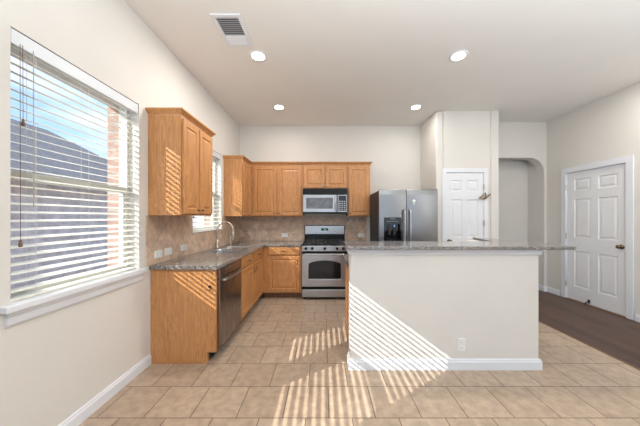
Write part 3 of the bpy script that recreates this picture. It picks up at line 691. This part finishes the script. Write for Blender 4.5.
# grates and burners
for gx in (RX0+0.19, RX1-0.19):
    for gy in (4.27, 4.55):
        b_ = obj('burner', lathe(NB(), (gx, gy, 0.9142), (0, 0, 1), [(0, 0.055), (0.008, 0.052), (0.010, 0.04), (0.016, 0.038), (0.021, 0.034), (0.022, 0.003)], 20), M_CAST, t, smooth=True)
for g0, g1 in ((RX0+0.02, 0.018), (0.024, RX1-0.02)):
    bm = NB(); bb = 0.008; y0_, y1_ = 4.14, 4.675; zt = 0.955; mxx = (g0+g1)/2
    for x in (g0+bb, mxx, g1-bb): bx(bm, x-bb/2, x+bb/2, y0_, y1_, zt-0.012, zt)
    for y in (y0_, 4.27, (y0_+y1_)/2, 4.55, y1_): bx(bm, g0+bb/2, g1-bb/2, y-bb/2, y+bb/2, zt-0.012, zt)
    for x in (g0+bb, g1-bb):
        for y in (y0_, (y0_+y1_)/2, y1_): bx(bm, x-0.005, x+0.005, y-0.005, y+0.005, 0.9142, zt-0.005)
    for y in (4.27, 4.55):
        for sa_ in (0.25, 0.75):
            for sg in (-1, 1):
                c_ = Vector((mxx, y, zt-0.006)); dd = Vector((math.cos(sa_*PI), math.sin(sa_*PI), 0))*sg
                tube(bm, [c_+dd*0.03, c_+dd*0.11], 0.005, 6)
    obj('grate', bm, M_CAST, t)
bgd = obj('backguard', box(RX0+0.004, RX1-0.004, 4.705, 4.785, 0.9145, 1.215), M_BLK, t, bevel=0.006)
st = obj('clock_panel', box(RX0+0.012, RX1-0.012, 4.690, 4.7045, 1.045, 1.205), M_SS, bgd, bevel=0.012, seg=3)
obj('display', box(-0.045, 0.088, 4.6865, 4.6895, 1.115, 1.160), M_BLKG, st)
bm = NB()
def seg7(bm, x, z, w, h, segs, y=4.6855, th=0.0035):
    S_ = {'a': (x, x+w, z+h-th, z+h), 'g': (x, x+w, z+h/2-th/2, z+h/2+th/2), 'd': (x, x+w, z, z+th), 'f': (x, x+th, z+h/2, z+h), 'b': (x+w-th, x+w, z+h/2, z+h),
          'e': (x, x+th, z, z+h/2), 'c': (x+w-th, x+w, z, z+h/2)}
    for s_ in segs: a_, b_, c_, d_ = S_[s_]; bx(bm, a_, b_, y, y+0.0008, c_, d_)
for i, sg in enumerate(('bc', 'abcdef', 'abged')): seg7(bm, -0.005+i*0.020, 1.126, 0.013, 0.024, sg)
obj('digits', bm, M_GREEN, st)

# ------------------------------------------------------------------ microwave
FM = Fr((0, 4.42, 0), (1, 0, 0), (0, -1, 0))
t = thing('microwave_oven', 'stainless over-the-range microwave oven under the short wall cabinet', 'microwave', (0.03, 4.6, 1.435))
mx0, mx1 = -0.366, 0.424
obj('body', box(mx0, mx1, 4.42, YB-0.011, 1.435, 1.872), M_BLK, t, bevel=0.003)
obj('vent_grille', box(mx0+0.002, mx1-0.002, 0.0005, 0.020, 1.765, 1.870, fr=FM), M_BLK, t, bevel=0.003)
d = obj('door', cells(NB(), [mx0+0.006, mx0+0.060, 0.165, 0.232], [1.455, 1.515, 1.705, 1.760], lambda i, j: not (i == 1 and j == 1), 0.0005, 0.024, FM), M_SS, t, bevel=0.004)
obj('window', box(mx0+0.0605, 0.1645, 0.0005, 0.018, 1.5155, 1.7045, fr=FM), M_MWG, d)
obj('handle', tube(NB(), [FM(0.205, 0.022, 1.49), FM(0.205, 0.05, 1.50), FM(0.205, 0.055, 1.61), FM(0.205, 0.05, 1.72), FM(0.205, 0.022, 1.73)], 0.010, 10), M_SS, d, smooth=True)
c_ = obj('control_panel', box(0.248, mx1-0.012, 0.0005, 0.022, 1.455, 1.760, fr=FM), M_SS, t, bevel=0.004)
obj('keypad', box(0.262, mx1-0.024, 0.0222, 0.0245, 1.475, 1.745, fr=FM), M_BLKG, c_)
bm = NB()
for i in range(3):
    for j in range(5): bx(bm, 0.272+i*0.042, 0.302+i*0.042, 0.0246, 0.0258, 1.485+j*0.036, 1.508+j*0.036, FM)
obj('buttons', bm, M_BTN, c_)

# ------------------------------------------------------------------ refrigerator
FX0, FX1, FYF = 0.826, 1.694, 3.685
FF = Fr((0, FYF+0.065, 0), (1, 0, 0), (0, -1, 0))
t = thing('refrigerator', 'stainless side-by-side refrigerator with black ice and water dispenser', 'refrigerator', (1.26, 4.1, 0))
obj('body', box(FX0+0.002, FX1-0.002, FYF+0.070, 4.46, 0.02, 1.765), M_GREY, t, bevel=0.006)
obj('base_grille', box(FX0+0.01, FX1-0.01, FYF+0.03, FYF+0.0695, 0.0, 0.055), M_BLK, t)
def fdoor(u0, u1, hole=None):
    """softly crowned steel door"""
    bm = NB(); z0, z1 = 0.06, 1.778; n = 12; us = [u0+(u1-u0)*i/n for i in range(n+1)]
    zs_ = [z0, z0+0.01, 1.02, 1.362, 1.70, z1-0.012, z1]
    def wf(u, z):
        s_ = (u-u0)/(u1-u0)*2-1; w = 0.048+0.014*(1-s_*s_) - 0.008*max(0, (z-1.66)/0.118)**2
        return w-(0.006 if z in (z0, z1) else 0)
    if hole: us = sorted(set([round(x, 4) for x in us if not (abs(x-hole[0]) < 0.02 or abs(x-hole[1]) < 0.02)]+[hole[0], hole[1]]))
    for a, b in zip(us, us[1:]):
        for c, e in zip(zs_, zs_[1:]):
            if hole and a >= hole[0]-1e-4 and b <= hole[1]+1e-4 and abs(c-1.02) < 1e-4: continue
            bm.faces.new([bm.verts.new(FF(u, wf(u, z), z)) for u, z in ((a, c), (b, c), (b, e), (a, e))])
        for z in (z0, z1): bm.faces.new([bm.verts.new(FF(*q)) for q in ((a, 0, z), (b, 0, z), (b, wf(b, z), z), (a, wf(a, z), z))])
    for u in (u0, u1):
        for c, e in zip(zs_, zs_[1:]): bm.faces.new([bm.verts.new(FF(*q)) for q in ((u, 0, c), (u, 0, e), (u, wf(u, e), e), (u, wf(u, c), c))])
    bm.faces.new([bm.verts.new(FF(*q)) for q in ((u0, 0, z0), (u1, 0, z0), (u1, 0, z1), (u0, 0, z1))])
    return bm
HX0, HX1 = 0.892, 1.150
dl = obj('freezer_door', fdoor(FX0, 1.224, (HX0, HX1)), M_SSV, t)
drr = obj('fridge_door', fdoor(1.232, FX1), M_SSV, t)
# dispenser: open black recess
bm = NB(); cells(bm, [HX0, HX0+0.02, HX1-0.02, HX1], [1.02, 1.045, 1.265, 1.362], lambda i, j: not (i == 1 and j == 1), 0.040, 0.066, FF)
bx(bm, HX0, HX1, 0.002, 0.006, 1.02, 1.362, FF)
for a, b in ((HX0, HX0+0.004), (HX1-0.004, HX1)): bx(bm, a, b, 0.006, 0.040, 1.02, 1.362, FF)
dsp = obj('dispenser', bm, M_BLKG, dl)
bm = NB()
for i in range(5): bx(bm, 0.935+i*0.035, 0.955+i*0.035, 0.0662, 0.0672, 1.300, 1.308, FF)
bx(bm, 0.985, 1.055, 0.0662, 0.0672, 1.335, 1.341, FF)
obj('icons', bm, M_BTN, dsp)
bm = NB(); bx(bm, 0.965, 1.0, 0.02, 0.03, 1.10, 1.24, FF); bx(bm, 1.04, 1.075, 0.02, 0.03, 1.10, 1.24, FF); obj('paddle', bm, M_IRON, dsp)
obj('lamp', box(1.045, 1.06, 0.031, 0.036, 1.22, 1.25, fr=FF), M_BLUE, dsp)
for u, dp in ((1.192, dl), (1.272, drr)):
    obj('handle', tube(NB(), [FF(u, 0.05, 1.475), FF(u, 0.09, 1.465), FF(u, 0.098, 1.42), FF(u, 0.098, 0.62), FF(u, 0.09, 0.575), FF(u, 0.05, 0.565)], 0.013, 12), M_SS, dp, smooth=True)
m_ = thing('fridge_magnet', 'small white oval magnet on the right refrigerator door', 'magnet', (1.335, FYF-0.0, 1.60))
obj('clip', lathe(NB(), FF(1.335, 0.0565, 1.60), FF.w, [(0, 0.026), (0.008, 0.026), (0.014, 0.020), (0.016, 0.003)], 20), M_PLATE, m_, smooth=True)
obj('tail', box(1.322, 1.348, 0.0565, 0.064, 1.555, 1.578, fr=FF), M_PLATE, m_, bevel=0.002)

# ------------------------------------------------------------------ doors of the room
def hinge(fr, u, z, parent, w): 
    bm = NB(); cyl(bm, fr(u, w, z-0.045), fr(u, w, z+0.045), 0.007, n=10); bx(bm, u-0.015, u+0.015, w-0.008, w-0.004, z-0.045, z+0.045, fr)
    obj('hinge', bm, M_NICK, parent)
def doorknob(fr, u, z, parent, w, m=M_BRONZE):
    obj('door_handle', lathe(NB(), fr(u, w, z), fr.w, [(0, 0.032), (0.006, 0.032), (0.010, 0.014), (0.032, 0.012), (0.038, 0.024), (0.052, 0.029), (0.062, 0.024), (0.066, 0.004)], 24), m, parent, smooth=True)
def casing(fr, u0, u1, H, cw, parent):
    bm = cells(NB(), [u0-cw, u0, u1, u1+cw], [0, H, H+cw], lambda i, j: not (i == 1 and j == 0), 0.0006, 0.018, fr)
    obj('door_casing', bm, M_WHITE, parent, bevel=0.006, seg=3)
    bm = cells(NB(), [u0-0.0115, u0, u1, u1+0.0115], [0.0, H, H+0.0115], lambda i, j: not (i == 1 and j == 0), -0.11, 0.0004, fr)
    obj('door_jamb', bm, M_WHITE, parent)
# door_1: pantry
d1 = bpy.data.objects.new('door_1', None); C.objects.link(d1); d1.location = (2.33, 4.13, 0); struct(d1, 'white six-panel pantry door behind the bar')
FD = Fr((2.020, 4.16, 0.008), (1, 0, 0), (0, -1, 0)); pw = 0.62
lf = obj('door_leaf', sixpanel(FD, pw, 2.087, 0.03, -0.0), M_DOORW, d1)
casing(FP, 2.0195, 2.6405, 2.1, 0.066, d1)
doorknob(Fr((2.020, 4.16, 0), (1, 0, 0), (0, -1, 0)), 0.055, 0.97, lf, 0.031)
for z in (0.25, 1.27, 1.86): hinge(FP, 2.640, z, lf, 0.024)
# door_2: right wall
d2 = bpy.data.objects.new('door_2', None); C.objects.link(d2); d2.location = (WR, 3.8, 0); struct(d2, 'white six-panel door in the right wall')
FE = Fr((WR+0.05, DY0+0.003, 0.012), (0, 1, 0), (-1, 0, 0))
lf = obj('door_leaf', sixpanel(FE, DY1-DY0-0.006, DH-0.018, 0.035, 0), M_DOORW, d2)
casing(FRt, DY0, DY1, DH, 0.088, d2)
doorknob(Fr((WR+0.05, DY0, 0), (0, 1, 0), (-1, 0, 0)), 0.065, 0.955, lf, 0.036)
for z in (0.25, 1.05, 1.86): hinge(FRt, DY1, z, lf, 0.020)
# dark strip in the gap under the right door
struct(obj('trim_5', box(4.075, 4.2, DY0-0.012, DY1+0.012, 0.0005, 0.010), M_KICK), 'dark strip under the right door')

# ------------------------------------------------------------------ small hardware
t = thing('door_latch', 'bent bronze latch arm beside the pantry door', 'latch', (2.66, 4.10, 1.71))
yl = 4.085
P3 = lambda px, py: Vector(((px-323.5)/250*yl, yl, 1.36+(217.5-py)/250*yl))
obj('loop', tube(NB(), [P3(479.2, 198.2), P3(482.2, 196.2), P3(485.2, 192.8), P3(486.2, 196.8), P3(483.5, 198.8), P3(479.2, 198.4)], 0.010, 8), M_BRONZE, t)
obj('arm', tube(NB(), [P3(485.4, 198.3), P3(488.0, 196.6), P3(490.2, 193.8)], [0.013, 0.011, 0.008], 8), M_BRONZE, t)
obj('mount', box(2.628, 2.672, 4.094, 4.1110, 1.66, 1.73), M_NICK, t, bevel=0.004)
ds = thing('door_stop', 'spring door stop at the foot of the white right-hand door', 'door stop', (WR, 3.88, 0.03))
obj('bracket', box(WR+0.0005, WR+0.0145, 3.865, 3.895, 0.03, 0.085), M_IRON, ds, bevel=0.003)
obj('spring', tube(NB(), [(WR+0.001, 3.88, 0.05), (WR-0.03, 3.88, 0.045), (WR-0.055, 3.88, 0.02)], [0.006, 0.007, 0.009], 10), M_IRON, ds, smooth=True)
ds = thing('door_stop', 'small dark door stop on the baseboard by the arched opening', 'door stop', (4.03, 4.58, 0.06))
obj('spring', tube(NB(), [(4.044, 4.70, 0.065), (4.01, 4.69, 0.065), (3.985, 4.68, 0.06)], 0.007, 10), M_IRON, ds, smooth=True)
obj('cap', lathe(NB(), (3.985, 4.68, 0.06), (-1, -0.2, 0), [(0, 0.010), (0.014, 0.011), (0.018, 0.006)], 12), M_BLK, ds, smooth=True)

def outlet(fr, u, z, label, w0, wide=False, gang=1, group='white wall outlets', switch=False):
    W_, H_ = (0.115, 0.072) if wide else (0.070, 0.115)
    t = thing('wall_outlet', label, 'outlet', fr(u, w0, z), group)
    obj('plate', rings(NB(), fr, u-W_/2, u+W_/2, z-H_/2, z+H_/2, [(0, w0), (0, w0+0.003), (0.004, w0+0.006)], True), M_PLATE, t)
    for s_ in (-1, 1):
        cu, cz = (u+s_*0.026, z) if wide else (u, z+s_*0.026)
        so_ = obj('socket', box(cu-0.015, cu+0.015, w0+0.0061, w0+0.0085, cz-0.015, cz+0.015, fr=fr), M_PLATE, t, bevel=0.003)
        bm = NB()
        for e in (-1, 1):
            if wide: bx(bm, cu-0.004, cu+0.004, w0+0.0086, w0+0.0092, cz+e*0.006-0.0012, cz+e*0.006+0.0012, fr)
            else: bx(bm, cu+e*0.006-0.0012, cu+e*0.006+0.0012, w0+0.0086, w0+0.0092, cz-0.004, cz+0.004, fr)
        obj('slot', bm, M_SLOT, so_)
    return t
outlet(FL, 2.43, 1.005, 'white outlet on the left backsplash nearest the big window', 0.0102, True)
outlet(FL, 2.585, 1.010, 'middle white outlet of the three on the left backsplash', 0.0102, True)
outlet(FL, 2.87, 1.015, 'white outlet on the left backsplash closest to the sink', 0.0102, True)
outlet(FL, 4.43, 1.03, 'white outlet on the left backsplash beyond the faucet', 0.0102)
outlet(FB, -0.745, 1.02, 'white outlet on the back wall tiles left of the range', 0.0102, True)
outlet(FB, 0.715, 1.02, 'white outlet on the back wall tiles right of the range', 0.0102, True)
FW = Fr((0, 2.24, 0), (1, 0, 0), (0, -1, 0))
outlet(FW, 1.232, 0.222, 'white outlet low on the painted bar wall', 0.0002)
for u, lb in ((0.515, 'left one of two small white hooks under the narrow wall cabinet'), (0.645, 'right one of two small white hooks under the narrow wall cabinet')):
    t = thing('wall_hook', lb, 'hook', FB(u, 0.011, 1.30), 'white hooks on the back tiles')
    obj('pad', box(u-0.012, u+0.012, 0.0102, 0.016, 1.270, 1.335, fr=FB), M_PLATE, t, bevel=0.004)
    obj('prong', tube(NB(), [FB(u, 0.016, 1.300), FB(u, 0.030, 1.285), FB(u, 0.040, 1.295), FB(u, 0.042, 1.310)], 0.005, 8), M_PLATE, t, smooth=True)
